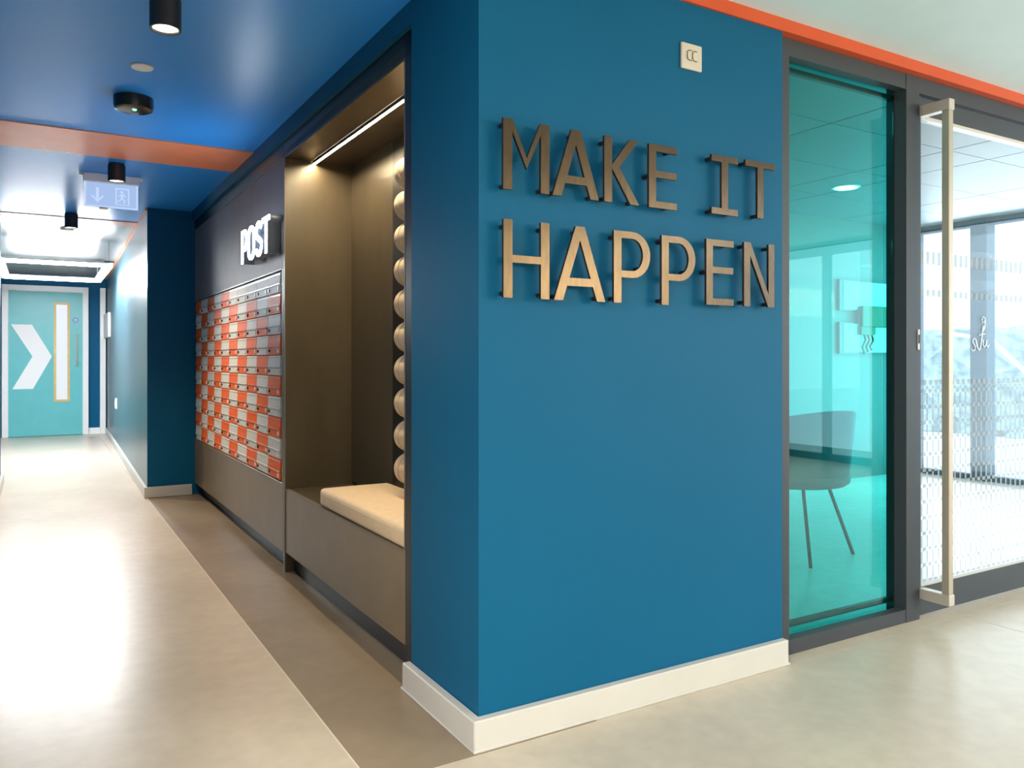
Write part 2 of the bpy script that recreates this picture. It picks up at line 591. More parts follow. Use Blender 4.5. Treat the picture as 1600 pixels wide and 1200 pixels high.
# ------------------------------------------------------------------ seating alcove joinery
PX = 0.024      # front plane of the joinery
YN, YD0, YD1, YF = 0.525, 2.345, 2.445, 5.388
al = thing('seating_alcove', (0.2, 1.4, 0), 'black built-in seating alcove with a bench beside the wall corner', 'alcove')
B(PX, 0.44, YN, YN + 0.108, 0.0, 2.435).build('side_panel', M['black'], al)
lab(B(PX - 0.001, PX + 0.02, YN + 0.108, YN + 0.118, 0.470, 2.345).build('edge_strip', M['edge'], al), 'thin inner edge of the near post, coloured pale as lit')  # strip added paler than the black post for its lit edge
B(PX + 0.002, 0.44, YD0, YD0 + 0.05, 0, 2.348).build('side_panel', M['joinery'], al)
lab(B(PX - 0.004, PX + 0.002, YD0 + 0.002, YD0 + 0.03, 0, 2.348).build('edge_strip', M['edge'], al), 'thin grey front edge of the divider')
B(0.412, 0.44, YN + 0.108, YD0, 0.483, 2.34).build('back_panel', M['joinery'], al)
lab(B(0.408, 0.412, YN + 0.108, 1.70, 0.483, 2.335).build('backing_board', M['black'], al), 'dark board behind the bolsters')
B(PX, 0.412, YN + 0.108, YD0, 2.34, 2.39).build('top_panel', M['joinery'], al)
fa = B(PX, 0.10, YN, YD0 + 0.05, 2.350, 2.438)
fa.build('fascia', M['black'], al)
B(PX + 0.02, 0.412, YN + 0.108, YD0, 0.440, 0.468).build('bench_top', M['joinery'], al)
B(PX + 0.001, PX + 0.021, YN + 0.108, YD0 - 0.004, 0.112, 0.466).bevel(0.0015, 1).build('bench_front', M['joinery_grey'], al)
B(PX, PX + 0.021, YN + 0.108, YD0 - 0.004, 0.466, 0.469).build('bench_edge', M['edge'], al)
B(PX + 0.05, PX + 0.07, YN + 0.108, YD0, 0, 0.115).build('plinth', M['black'], al)

led = thing('led_strip_light', (0.187, 1.5, 2.335), 'glowing warm linear LED strip under the alcove top', 'light')
ml = MB().box(0.176, 0.179, YN + 0.12, YD0 - 0.002, 2.322, 2.3395).box(0.195, 0.198, YN + 0.12, YD0 - 0.002, 2.322, 2.3395)
ml.build('channel', M['black'], led)
B(0.179, 0.195, YN + 0.125, YD0 - 0.004, 2.325, 2.339).build('diffuser', M['led_warm'], led)

# cushion
cu = thing('seat_cushion', (0.21, 1.15, 0.468), 'thick sand coloured seat cushion lying on the alcove bench', 'cushion')
c = MB().box(PX + 0.006, 0.40, YN + 0.12, 1.735, 0.469, 0.560)
c.bevel(0.022, 3)
smooth_by_angle(c.build('cover', M['cushion'], cu), 50)
m = MB()
zz = 0.535
m.tube([(PX + 0.0065, YN + 0.15, zz), (PX + 0.0065, 1.71, zz), (PX + 0.012, 1.728, zz), (PX + 0.03, 1.7345, zz), (0.37, 1.7345, zz)], 0.0018, 6)
m.build('seam', M['cushion'], cu)

ordn = ['topmost', 'second from the top', 'third from the top', 'fourth from the top', 'fifth from the top', 'sixth from the top',
        'fifth from the bottom', 'fourth from the bottom', 'third from the bottom', 'second from the bottom', 'lowest']
nb = 10
pitch = (2.158 - 0.610) / nb
rb = pitch / 2 - 0.0028
names10 = ['topmost of the column', 'second from the top of the column', 'third from the top of the column', 'fourth from the top of the column',
           'fifth from the top of the column', 'fifth from the bottom of the column', 'fourth from the bottom of the column',
           'third from the bottom of the column', 'second from the bottom of the column', 'lowest, just above the seat cushion']
proto = None
ylen = 1.355 - (YN + 0.12)
for i in range(nb):
    z = 2.158 - pitch * (i + 0.5)
    lbl = 'round sand bolster cushion in the alcove, ' + names10[i]
    if i == 0:
        t = thing('bolster_cushion', (0.406 - rb, YN + 0.12, z), lbl, 'cushion', 'bolster back cushions in the alcove')
        m = MB()
        rc = 0.022
        prof = [(0, 0), (rb - rc, 0), (rb - 0.008, 0.004), (rb - 0.001, 0.014), (rb, 0.024)]
        prof += [(rb, ylen - 0.05)] + [(rb - 0.045 + 0.045 * math.cos(R(a)), ylen - 0.05 + 0.05 * math.sin(R(a))) for a in (15, 30, 45, 60, 75, 90)] + [(0, ylen + 0.002)]
        m.lathe(prof, (0.406 - rb, YN + 0.12, z), 'Y', 32)
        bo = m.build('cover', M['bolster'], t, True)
        m = MB()
        ring = [(0.406 - rb + (rb + .0005) * math.cos(a), YN + 0.08 + ylen - 0.052, z + (rb + .0005) * math.sin(a)) for a in [k * 2 * math.pi / 32 for k in range(33)]]
        m.tube(ring, 0.002, 6)
        pp = m.build('piping', M['piping'], t)
        proto = t
    else:
        t = proto.copy()
        COL.objects.link(t)
        t.location.z = z
        t['label'] = lbl
        for ch in proto.children:
            d = ch.copy()
            COL.objects.link(d)
            d.parent = t

# ------------------------------------------------------------------ post wall
pw = thing('post_wall_cabinet', (0.2, 3.9, 0), 'tall charcoal cabinet wall holding the grid of mailboxes', 'cabinet')
YP0 = YD0 + 0.053
B(PX + 0.004, 0.42, YP0, YF, 1.725, 2.350).build('sign_panel', mat('plum_grey_laminate', (0.24, 0.20, 0.20), 0.5, spec=0.25, var=0.06, scale=5), pw)
B(PX, 0.40, YP0, YF, 2.355, 2.438).build('fascia', M['black'], pw)
B(PX - 0.002, PX + 0.01, YP0, YF, 2.350, 2.3545).build('shadow_trim', M['edge'], pw)
B(PX + 0.03, 0.42, YP0, YF, 0.49, 1.725).build('back_board', M['slot_dark'], pw)
B(PX + 0.001, 0.40, YP0, YF, 0.101, 0.494).bevel(0.0015, 1).build('base_panel', M['joinery_grey'], pw)
B(PX + 0.06, 0.38, YP0, YF, 0, 0.101).build('plinth', M['black'], pw)
B(PX, PX + 0.03, YP0, YP0 + 0.022, 0.494, 1.725).build('frame_stile', M['joinery_grey'], pw)
B(PX, PX + 0.03, YP0 + 0.022, YF, 1.716, 1.725).build('frame_rail', M['edge'], pw)

NC, NR = 10, 10
Y0m, Y1m, Z0m, Z1m = 2.470, 5.352, 0.500, 1.712
pw_, ph_ = (Y1m - Y0m) / NC, (Z1m - Z0m) / NR
colw = ['first', 'second', 'third', 'fourth', 'fifth', 'sixth', 'seventh', 'eighth', 'ninth', 'tenth']
roww = ['top', 'second', 'third', 'fourth', 'fifth', 'sixth', 'seventh', 'eighth', 'ninth', 'bottom']
protos = {}


def make_mailbox(kind, loc):
    t = thing('mailbox', loc, 'x', 'mailbox', 'mailboxes in the post wall')
    mm = M['mail_orange'] if kind == 'o' else M['mail_white']
    lip = M['mail_lip_orange'] if kind == 'o' else M['mail_edge']  # paler lip colour paints in the highlight along the edges
    x, y, z = loc                       # loc = lower near corner on the front plane
    g = 0.0025
    y0, y1 = y + g, y + pw_ - g
    z1 = z + ph_ - 0.0015
    z0 = z + 0.0015
    zs = z + ph_ * 0.40
    B(x + 0.004, x + 0.10, y0, y1, z0, z1).build('body', mm, t)
    B(x - 0.004, x + 0.004, y0, y1, z0, zs - 0.003).bevel(0.0012, 1).build('door', mm, t)
    fl = MB()
    # drop flap, tilted out a little at the bottom
    pts = [(x + 0.004, z1), (x - 0.002, z1 - 0.002), (x - 0.006, zs + 0.001), (x + 0.004, zs + 0.001)]
    a = [fl.bm.verts.new((p[0], y0, p[1])) for p in pts]
    b = [fl.bm.verts.new((p[0], y1, p[1])) for p in pts]
    fl.bm.faces.new(a)
    fl.bm.faces.new(b[::-1])
    for k in range(4):
        fl.bm.faces.new((a[k], b[k], b[(k + 1) % 4], a[(k + 1) % 4]))
    bmesh.ops.recalc_face_normals(fl.bm, faces=fl.bm.faces[:])
    f = fl.build('slot_flap', mm, t)
    lab(B(x - 0.009, x - 0.003, y0 + 0.002, y1 - 0.002, zs - 0.002, zs + 0.004).build('flap_lip', lip, t), 'rolled lower lip of the flap with a painted highlight')
    lab(B(x - 0.005, x + 0.001, y0, y1, z1 - 0.016, z1 - 0.011).build('hinge_bead', lip, t), 'thin hinge line with a painted highlight')
    m = MB().lathe([(0, -0.008), (0.0085, -0.008), (0.0085, 0), (0, 0)], (x - 0.003, y1 - 0.035, z + 0.026), 'X', 12)
    lab(m.build('lock', M['lock'], t), 'small dark round lock')
    m = MB().lathe([(0, -0.005), (0.0145, -0.005), (0.0155, 0), (0, 0)], (x - 0.003, y0 + 0.042, z + 0.026), 'X', 14)
    lab(m.build('number_disc', M['label_white'], t), 'small round white number disc')
    return t


for r in range(NR):
    for c in range(NC):
        kind = 'o' if (c + r) % 2 == 0 and not (r == 0 and c in (6, 8)) else 'w'  # two orange boxes coloured pale for the sheen on them
        loc = (PX + 0.008, Y1m - (c + 1) * pw_, Z1m - (r + 1) * ph_)
        l2 = ('orange' if kind == 'o' else 'pale grey') + ' metal mailbox, %s column from the left, %s row%s' % (
            colw[c], roww[r], '' if r in (0, 9) else ' from the top')
        if kind not in protos:
            t = make_mailbox(kind, loc)
            protos[kind] = t
        else:
            t = protos[kind].copy()
            COL.objects.link(t)
            t.location = loc
            for ch in protos[kind].children:
                d = ch.copy()
                COL.objects.link(d)
                d.parent = t
        t['label'] = l2

# POST letters (illuminated)
def arc(cx, cy, rx, ry, a0, a1, n=10):
    return [(cx + rx * math.cos(R(a0 + (a1 - a0) * k / n)), cy + ry * math.sin(R(a0 + (a1 - a0) * k / n))) for k in range(n + 1)]


def stroke(pts, w):
    """closed outline of a centre line of width w"""
    P = [Vector((p[0], p[1])) for p in pts]
    Lf, Rt = [], []
    for k, p in enumerate(P):
        t = (P[min(k + 1, len(P) - 1)] - P[max(k - 1, 0)]).normalized()
        nrm = Vector((-t.y, t.x)) * w / 2
        Lf.append(tuple(p + nrm))
        Rt.append(tuple(p - nrm))
    return Lf + Rt[::-1]


def glyph(ch, w, h, sv, sh):
    """outline loops of a capital in a w x h box, vertical stroke sv, horizontal stroke sh"""
    if ch == 'H':
        y0, y1 = h * 0.5 - sh / 2, h * 0.5 + sh / 2
        return [[(0, 0), (sv, 0), (sv, y0), (w - sv, y0), (w - sv, 0), (w, 0), (w, h), (w - sv, h), (w - sv, y1), (sv, y1), (sv, h), (0, h)]]
    if ch == 'E':
        y0, y1 = h * 0.535 - sh / 2, h * 0.535 + sh / 2
        return [[(0, 0), (w, 0), (w, sh), (sv, sh), (sv, y0), (w * .985, y0), (w * .985, y1), (sv, y1), (sv, h - sh), (w, h - sh), (w, h), (0, h)]]
    if ch == 'T':
        a, b = w / 2 - sv / 2, w / 2 + sv / 2
        return [[(a, 0), (b, 0), (b, h - sh), (w, h - sh), (w, h), (0, h), (0, h - sh), (a, h - sh)]]
    if ch == 'I':
        a, b = w / 2 - sv / 2, w / 2 + sv / 2
        return [[(0, 0), (w, 0), (w, sh), (b, sh), (b, h - sh), (w, h - sh), (w, h), (0, h), (0, h - sh), (a, h - sh), (a, sh), (0, sh)]]
    if ch == 'M':
        t = sv * 1.05
        return [[(0, 0), (sv, 0), (sv, h * 0.83), (w / 2, h * 0.33 - 0.002), (w - sv, h * 0.83), (w - sv, 0), (w, 0), (w, h),
                 (w - t, h), (w / 2, h * 0.47), (t, h), (0, h)]]
    if ch == 'A':
        tw = sv * 1.10
        def xl(y): return (w / 2 - tw / 2) * y / h
        k = sv * 1.06
        y0, y1 = h * 0.195, h * 0.195 + sh * 1.12
        def il(y): return xl(y) + k
        apex_y = h * (w / 2 - k) / (w / 2 - tw / 2)
        outer = [(0, 0), (k, 0), (il(y0), y0), (w - il(y0), y0), (w - k, 0), (w, 0), (w / 2 + tw / 2, h), (w / 2 - tw / 2, h)]
        ya = min(apex_y, h * 0.86)
        hole = [(il(y1), y1), (w - il(y1), y1), (w / 2 + max(0.001, w / 2 - il(ya)), ya), (w / 2 - max(0.001, w / 2 - il(ya)), ya)]
        return [outer, hole]
    if ch == 'K':
        d = sv * 1.18
        my = h * 0.52
        return [[(0, 0), (sv, 0), (sv, my - 0.004 - d * 0.0), (sv + 0.0, my), (w - d, 0), (w, 0), (sv + d * 0.80, my + 0.006),
                 (w - 0.003, h), (w - d - 0.003, h), (sv, my + 0.012), (sv, h), (0, h)]]
    if ch == 'N':
        return [[(0, 0), (sv, 0), (sv, h * 0.80), (w - sv * 1.05, 0), (w, 0), (w, h), (w - sv, h), (w - sv, h * 0.20), (sv * 1.05, h), (0, h)]]
    if ch == 'P':
        hb = h * 0.645 + sh * 0.0
        ry = hb / 2
        rx = min(w * 0.5, ry)
        cy = h - ry
        out = [(0, 0), (sv, 0), (sv, h - hb)] + arc(w - rx, cy, rx, ry, -90, 90, 18) + [(0, h)]
        rix, riy = rx - sv, ry - sh
        hole = [(sv, cy - riy)] + arc(w - rx, cy, rix, riy, -90, 90, 18) + [(sv, cy + riy)]
        return [out, hole]
    if ch == 'O':
        rx, ry = w / 2, h * 0.27
        def ring(i, j):
            return (arc(w / 2, h - ry, rx - i, ry - j, 0, 180, 14) + arc(w / 2, ry, rx - i, ry - j, 180, 360, 14))
        return [ring(0, 0), ring(sv, sh)]
    if ch == 'S':
        s = (sv + sh) / 2
        r_x, r_y = (w - s) / 2, (h - s) / 4
        top = arc(w / 2, h - s / 2 - r_y, r_x, r_y, 25, 210, 14)
        bot = arc(w / 2, s / 2 + r_y, r_x, r_y, 30, -155, 14)
        return [stroke(top + bot, s)]
    return []


def put_outline(me, x, y, z, facing):
    """facing '-y': outline x->X, y->Z.  facing '-x': outline x->-Y, y->Z"""
    if facing == '-y':
        mt = Matrix(((1, 0, 0, x), (0, 0, -1, y), (0, 1, 0, z), (0, 0, 0, 1)))
    else:
        mt = Matrix(((0, 0, -1, x), (-1, 0, 0, y), (0, 1, 0, z), (0, 0, 0, 1)))
    me.transform(mt)
    me.update()


for ch, ya, yb, z0, z1, wd in (('P', 3.110, 2.955, 1.812, 2.022, 'first'), ('O', 2.935, 2.760, 1.812, 2.022, 'second'),
                               ('S', 2.735, 2.570, 1.812, 2.022, 'third'), ('T', 2.560, 2.395, 1.812, 2.022, 'last')):
    t = thing('illuminated_letter', (0.0, ya, z0), 'glowing white letter %s, %s of POST above the mailboxes' % (ch, wd), 'letter', 'illuminated POST letters')
    w = ya - yb
    lo = glyph(ch, w, z1 - z0, 0.037, 0.027)
    me = outline_mesh('face', lo, 0.006)
    put_outline(me, -0.052, ya, z0, '-x')
    me.transform(Matrix.Translation(-Vector(t.location)))
    me.materials.append(M['post'])
    o = bpy.data.objects.new('face', me)
    COL.objects.link(o)
    o.parent = t
    me = outline_mesh('letter_return', lo, 0.070)
    put_outline(me, -0.0138, ya, z0, '-x')
    me.transform(Matrix.Translation(-Vector(t.location)))
    me.materials.append(M['post_side'])
    o = bpy.data.objects.new('letter_return', me)
    COL.objects.link(o)
    o.parent = t

# ------------------------------------------------------------------ MAKE IT HAPPEN
L1 = (1.730, 1.951)
L2 = (1.393, 1.637)
letters = [('M', .062, .233, L1, 'upper row, first letter of MAKE'), ('A', .245, .430, L1, 'upper row, between M and K'),
           ('K', .453, .603, L1, 'upper row, between A and E'), ('E', .646, .775, L1, 'upper row, last letter of MAKE'),
           ('I', .943, 1.077, (1.736, 1.953), 'upper row, with serifs, first letter of IT'), ('T', 1.117, 1.279, (1.740, 1.956), 'upper row, last letter of IT'),
           ('H', .063, .233, L2, 'lower row, first letter of HAPPEN'), ('A', .251, .457, L2, 'lower row, second letter of HAPPEN'),
           ('P', .493, .652, L2, 'lower row, first P of HAPPEN'), ('P', .704, .863, L2, 'lower row, second P of HAPPEN'),
           ('E', .917, 1.055, (1.401, 1.641), 'lower row, between P and N'), ('N', 1.110, 1.275, (1.402, 1.644), 'lower row, last letter of HAPPEN')]
stands = {'M': [(.1, .06), (.9, .06), (.08, .93), (.92, .93)], 'A': [(.09, .05), (.91, .05), (.5, .93)], 'K': [(.1, .06), (.1, .92), (.88, .05), (.85, .95)],
          'E': [(.1, .5), (.85, .94), (.8, .05)], 'I': [(.12, .95), (.8, .95), (.12, .05), (.8, .05)], 'T': [(.1, .95), (.85, .95), (.5, .05)],
          'H': [(.1, .06), (.9, .06), (.1, .92), (.9, .92)], 'P': [(.1, .06), (.1, .92), (.8, .5)], 'N': [(.1, .06), (.1, .94), (.9, .05), (.9, .94)]}
for ch, x0, x1, (z0, z1), where in letters:
    t = thing('sign_letter', (x0, -0.04, z0), 'brushed bronze letter %s on blue wall, %s' % (ch, where), 'letter', 'bronze MAKE IT HAPPEN letters')
    lo = glyph(ch, x1 - x0, z1 - z0, 0.0325, 0.0235)
    me = outline_mesh('face', lo, 0.010, 0.0)
    put_outline(me, x0, -0.040, z0, '-y')
    me.transform(Matrix.Translation(-Vector(t.location)))
    me.materials.append(M['bronze'])
    me.materials.append(M['bronze_side'])
    for p in me.polygons:
        if abs(p.normal.y) < 0.7:
            p.material_index = 1
    o = bpy.data.objects.new('face', me)
    COL.objects.link(o)
    o.parent = t
    for u, v in stands[ch]:
        m = MB().lathe([(0, 0), (0.0075, 0), (0.0075, 0.0345), (0, 0.0345)], (x0 + u * (x1 - x0), -0.0345, z0 + v * (z1 - z0)), 'Y', 10)
        lab(m.build('standoff', M['lock'], t), 'dark round standoff behind the letter')

# wall plate with two rocker marks
sp = thing('wall_switch', (0.879, 0, 2.26), 'bone coloured square switch plate high on the blue wall above IT', 'switch')
B(0.830, 0.930, -0.010, 0.0, 2.260, 2.355).bevel(0.004, 2).build('plate', M['bone'], sp)
for k, cx in enumerate((0.866, 0.892)):
    rk = B(cx - 0.011, cx + 0.011, -0.0125, -0.008, 2.293, 2.327).bevel(0.003, 2).build('rocker', M['bone'], sp)
    m = MB()
    pts = [(cx + 0.010, -0.0128, 2.328), (cx - 0.004, -0.0128, 2.328), (cx - 0.0095, -0.0128, 2.323), (cx - 0.0115, -0.0128, 2.31),
           (cx - 0.0095, -0.0128, 2.297), (cx - 0.004, -0.0128, 2.292), (cx + 0.010, -0.0128, 2.292)]
    m.tube(pts, 0.0016, 6)
    lab(m.build('rocker_edge', M['switch_mark'], sp), 'dark C shaped outline')

# ------------------------------------------------------------------ teal window
FY0, FY1 = 0.03, 0.125
wn = struct_root('window_1', (1.8, 0.1, 0))
B(1.372, 1.448, FY0, FY1, 0, 2.505).build('frame_stile', M['frame'], wn)
B(1.448, 2.228, FY0, FY0 + 0.045, 2.435, 2.505).build('frame_rail', M['frame'], wn)
B(1.448, 2.228, FY0, FY0 + 0.045, 0, 0.060).build('frame_rail', M['frame'], wn)
B(1.448, 2.228, FY0 + 0.045, FY1, 2.455, 2.505).build('frame_rail', M['frame_dark'], wn)
B(1.448, 2.228, FY0 + 0.045, FY1, 0, 0.035).build('frame_rail', M['frame_dark'], wn)
B(2.228, 2.328, FY0 - 0.002, FY1, 0, 2.505).build('mullion', M['frame'], wn)
B(2.223, 2.228, FY0 + 0.058, FY1, 0.035, 2.455).build('jamb', M['frame_dark'], wn)
B(1.448, 2.222, 0.088, 0.094, 0.036, 2.454).build('pane', M['teal_glass'], wn)
for z in (0.092, 2.412):
    B(1.448, 2.222, 0.0945, 0.115, z - 0.011, z + 0.011).build('glazing_bead', M['frame_dark'], wn)

# ------------------------------------------------------------------ glass door
dr = struct_root('door_1', (2.9, 0.06, 0))
DX0, DX1 = 2.332, 3.75
D0, D1 = 0.040, 0.085
B(2.328, 4.6, FY0 - 0.002, FY1, 2.432, 2.505).build('frame_head', M['frame'], dr)
B(DX0, DX0 + 0.025, D0, D1, 0.012, 2.428).build('stile', M['frame'], dr)
B(DX1 - 0.05, DX1, D0, D1, 0.012, 2.428).build('stile', M['frame'], dr)
B(DX0 + 0.025, DX1 - 0.05, D0, D1, 2.342, 2.422).build('top_rail', M['frame'], dr)
B(DX0 + 0.025, DX1 - 0.05, D0, D1, 0.012, 0.140).build('bottom_rail', M['frame'], dr)
lab(B(DX0 + 0.025, DX1 - 0.05, D0 + 0.006, D1, 2.326, 2.342).build('glazing_bead', M['white_paint'], dr), 'pale bead along the top of the glass')
B(DX0 + 0.025, DX1 - 0.05, D0 + 0.006, D1, 0.140, 0.152).build('glazing_bead', M['grey_plastic'], dr)
pn = B(DX0 + 0.025, DX1 - 0.05, 0.060, 0.066, 0.152, 2.326).build('pane', M['clear_glass'], dr)
fm = B(DX0 + 0.026, DX1 - 0.051, 0.0585, 0.0592, 0.153, 2.325)
fo = fm.build('printed_film', M['film'], pn)
lab(fo, 'white dotted grid print on the glass')
fo.data.transform(Matrix.Translation((0.56, 0, 0.0)))
fo.location.x -= 0.56
# absolute-ish object coordinates: shift so that z runs from the floor
B(3.76, 4.6, D0, D1, 0.012, 2.428).build('side_panel', M['frame'], dr)
B(DX0 - 0.022, DX0 - 0.006, FY0 - 0.006, FY0 - 0.002, 1.245, 1.340).bevel(0.002, 1).build('lock_plate', M['steel_light'], dr)
B(DX0 - 0.017, DX0 - 0.011, FY0 - 0.009, FY0 - 0.006, 1.275, 1.315).build('lock_slot', M['lock'], dr)
# pull handle
hd = MB().box(2.338, 2.372, -0.105, -0.071, 0.118, 2.372).bevel(0.002, 1).build('handle', M['steel'], dr)
lab(hd, 'full height brushed steel square pull handle')
for za, zb_ in ((2.326, 2.374), (0.092, 0.140)):
    B(2.334, 2.376, -0.109, D0, za, zb_).bevel(0.002, 1).build('handle_arm', M['steel_light'], hd)
# script lettering on the glass
def scr(name, pts, r=0.0024):
    m = MB()
    m.tube([(p[0], 0.056, p[1]) for p in pts], r, 6)
    return lab(m.build(name, M['script'], pn), 'white handwritten lettering on the glass')


scr('script_s', [(2.800, 1.254), (2.813, 1.244), (2.832, 1.248), (2.838, 1.262), (2.828, 1.275), (2.815, 1.286), (2.815, 1.300), (2.828, 1.306), (2.842, 1.300)])
scr('script_t', [(2.842, 1.300), (2.856, 1.262), (2.872, 1.246), (2.882, 1.256), (2.893, 1.300), (2.905, 1.355), (2.910, 1.372)])
scr('script_t_bar', [(2.868, 1.322), (2.895, 1.328), (2.925, 1.330)])
scr('script_u', [(2.908, 1.300), (2.908, 1.272), (2.918, 1.262), (2.932, 1.274), (2.938, 1.300), (2.938, 1.272), (2.950, 1.262), (2.962, 1.276)])
scr('script_g', [(2.924, 1.410), (2.906, 1.416), (2.896, 1.402), (2.902, 1.386), (2.918, 1.388), (2.926, 1.408), (2.924, 1.372), (2.914, 1.350), (2.898, 1.346)], 0.0022)

# ------------------------------------------------------------------ street facade (vestibule and lobby)
fa = struct_root('window_2', (6.87, 1.6, 0))
FX = 6.87
B(FX, FX + 0.08, -0.02, 3.0, 2.53, 2.62).build('frame_head', M['frame_blue'], fa)
B(FX, FX + 0.08, -0.02, 3.0, -0.02, 0.05).build('frame_sill', M['frame_blue'], fa)
for y in (0.0, 1.1, 2.95):
    B(FX - 0.02, FX + 0.10, y - 0.04, y + 0.04, 0.0, 2.62).build('mullion', M['frame_blue'], fa)
mu = B(FX - 0.05, FX + 0.10, 2.17, 2.33, 0.0, 2.62).build('mullion', M['frame_blue'], fa)
for y0, y1 in ((0.04, 1.06), (1.14, 2.17), (2.33, 2.91)):
    B(FX + 0.03, FX + 0.036, y0, y1, 0.05, 2.53).build('pane', M['clear_glass'], fa)
fb = struct_root('window_3', (6.87, -3, 0))
B(FX, FX + 0.08, -6.6, -0.02, 2.45, 2.62).build('frame_head', M['frame'], fb)
B(FX, FX + 0.08, -6.6, -0.02, -0.02, 0.08).build('frame_sill', M['frame'], fb)
for y in (-6.5, -5.2, -3.9, -2.6, -1.3, -0.1):
    B(FX, FX + 0.08, y - 0.04, y + 0.04, 0.0, 2.62).build('mullion', M['frame'], fb)
B(FX + 0.03, FX + 0.036, -6.5, -0.06, 0.08, 2.45).build('pane', M['clear_glass'], fb)

# ------------------------------------------------------------------ vestibule contents
def downlight(name, x, y, z, label, group, r=0.09):
    t = thing(name, (x, y, z), label, 'light', group)
    m = MB().lathe([(r * 0.8, -0.004), (r, -0.004), (r * 1.02, 0.0), (r * 0.8, 0.0)], (x, y, z), 'Z', 28)
    m.build('bezel', M['white_plastic'], t)
    m = MB().lathe([(0, -0.006), (r * 0.8, -0.006), (r * 0.8, -0.001), (0, -0.001)], (x, y, z), 'Z', 28)
    m.build('lens', M['lens_bright'], t)
    return t


downlight('recessed_downlight', 4.47, 2.01, 2.60, 'round ceiling light behind the teal glass, standing in for a reflected lamp', 'vestibule downlights', 0.11)  # lamp added in place of a light reflected in the pane
downlight('recessed_downlight', 6.35, 1.86, 2.60, 'round recessed ceiling light seen through the clear door beside the mullion', 'vestibule downlights', 0.11)

for (za, zb_, lbl) in ((1.69, 2.0, 'upper of two framed notices on vestibule wall behind teal glass'), (1.26, 1.575, 'lower of two framed notices on vestibule wall behind teal glass')):
    t = thing('framed_notice', (6.05, 3.0, za), lbl, 'notice', 'framed notices in the vestibule')
    B(5.66, 6.46, 2.965, 3.0, za, zb_).build('frame', M['pic_frame'], t)
    B(5.72, 6.45, 2.960, 2.966, za + 0.015, zb_ - 0.015).build('sheet', M['paper'], t)
t = thing('call_point', (6.2, 2.95, 1.45), 'green wall box with dangling wires beside the framed notices', 'box')
B(5.93, 6.40, 2.90, 2.958, 1.53, 1.74).bevel(0.006, 1).build('housing', M['green_box'], t)
B(5.93, 6.15, 2.91, 2.958, 1.45, 1.53).build('lower_housing', M['green_box'], t)
for k in range(3):
    x = 6.0 + k * 0.06
    MB().tube([(x, 2.94, 1.47), (x + 0.02, 2.93, 1.40), (x - 0.02, 2.94, 1.33), (x + 0.01, 2.94, 1.26 + k * 0.02)], 0.012, 6).build('wire', M['green_box'], t)

# tub chair behind the teal glass
ch = thing('tub_chair', (2.75, 1.25, 0), 'slate tub armchair on splayed legs behind the teal glass', 'chair')
cx, cy = 2.85, 1.18
m = MB()
n = 20
ri, ro = 0.30, 0.36
lo_, hi_ = 0.46, 0.90
ringv = []
for k in range(n + 1):
    a = R(-215 + 250 * k / n)
    hh = hi_ - 0.16 * (abs(k - n / 2) / (n / 2)) ** 2
    ca, sa = math.cos(a), math.sin(a)
    ringv.append([m.bm.verts.new((cx + ri * 0.92 * ca, cy + ri * 0.92 * sa, lo_)), m.bm.verts.new((cx + ro * 0.88 * ca, cy + ro * 0.88 * sa, lo_)),
                  m.bm.verts.new((cx + ro * ca, cy + ro * sa, hh)), m.bm.verts.new((cx + ri * ca, cy + ri * sa, hh))])
for A, Bv in zip(ringv, ringv[1:]):
    for i in range(4):
        m.bm.faces.new((A[i], A[(i + 1) % 4], Bv[(i + 1) % 4], Bv[i]))
m.bm.faces.new(ringv[0])
m.bm.faces.new(ringv[-1][::-1])
bmesh.ops.recalc_face_normals(m.bm, faces=m.bm.faces[:])
m.bevel(0.012, 2, 50)
smooth_by_angle(m.build('shell', M['chair'], ch), 50)
m = MB().lathe([(0, 0.44), (0.30, 0.44), (0.325, 0.46), (0.33, 0.50), (0.30, 0.53), (0, 0.535)], (cx, cy, 0), 'Z', 28)
m.build('seat', M['chair'], ch, True)
for a in (45, 135, 225, 315):
    ca, sa = math.cos(R(a + 10)), math.sin(R(a + 10))
    MB().tube([(cx + 0.20 * ca, cy + 0.20 * sa, 0.45), (cx + 0.36 * ca, cy + 0.36 * sa, 0.0)], 0.011, 8).build('leg', M['chair_leg'], ch)

# ------------------------------------------------------------------ outside
struct(B(6.95, 40, -20, 30, -0.2, -0.03).build('ground', M['paving']))
ow = tag(B(16, 16.4, -10, 26, -0.03, 7.5).build('far_building', M['outside_wall']), 'pale rendered building across the street', 'building')
hg = MB()
bmesh.ops.create_grid(hg.bm, x_segments=60, y_segments=14, size=0.5)
for v in hg.bm.verts:
    y = v.co.x * 12 + 5.0
    z = (v.co.y + 0.5) * 1.75
    v.co = (12.0 + random.uniform(-0.10, 0.10) + 0.12 * z, y, z - 0.03 + random.uniform(-.03, .03))
geom = hg.bm.faces[:]
ex = bmesh.ops.extrude_face_region(hg.bm, geom=geom)
bmesh.ops.translate(hg.bm, vec=(0.6, 0, 0), verts=[g for g in ex['geom'] if isinstance(g, bmesh.types.BMVert)])
bmesh.ops.recalc_face_normals(hg.bm, faces=hg.bm.faces[:])
tag(hg.build('hedge', M['hedge']), 'pale grey green clipped hedge outside behind the glass', 'hedge')
hr = thing('handrail', (9, 3, 0), 'white sloping handrail outside beyond the glass door', 'handrail')
MB().tube([(9.0, 3.9, 1.55), (9.0, 3.30, 1.45), (9.0, 2.2, 0.35)], 0.025, 8).build('rail', M['rail'], hr)
MB().tube([(9.0, 3.9, 1.55), (9.0, 3.9, -0.03)], 0.02, 8).build('post', M['rail'], hr)
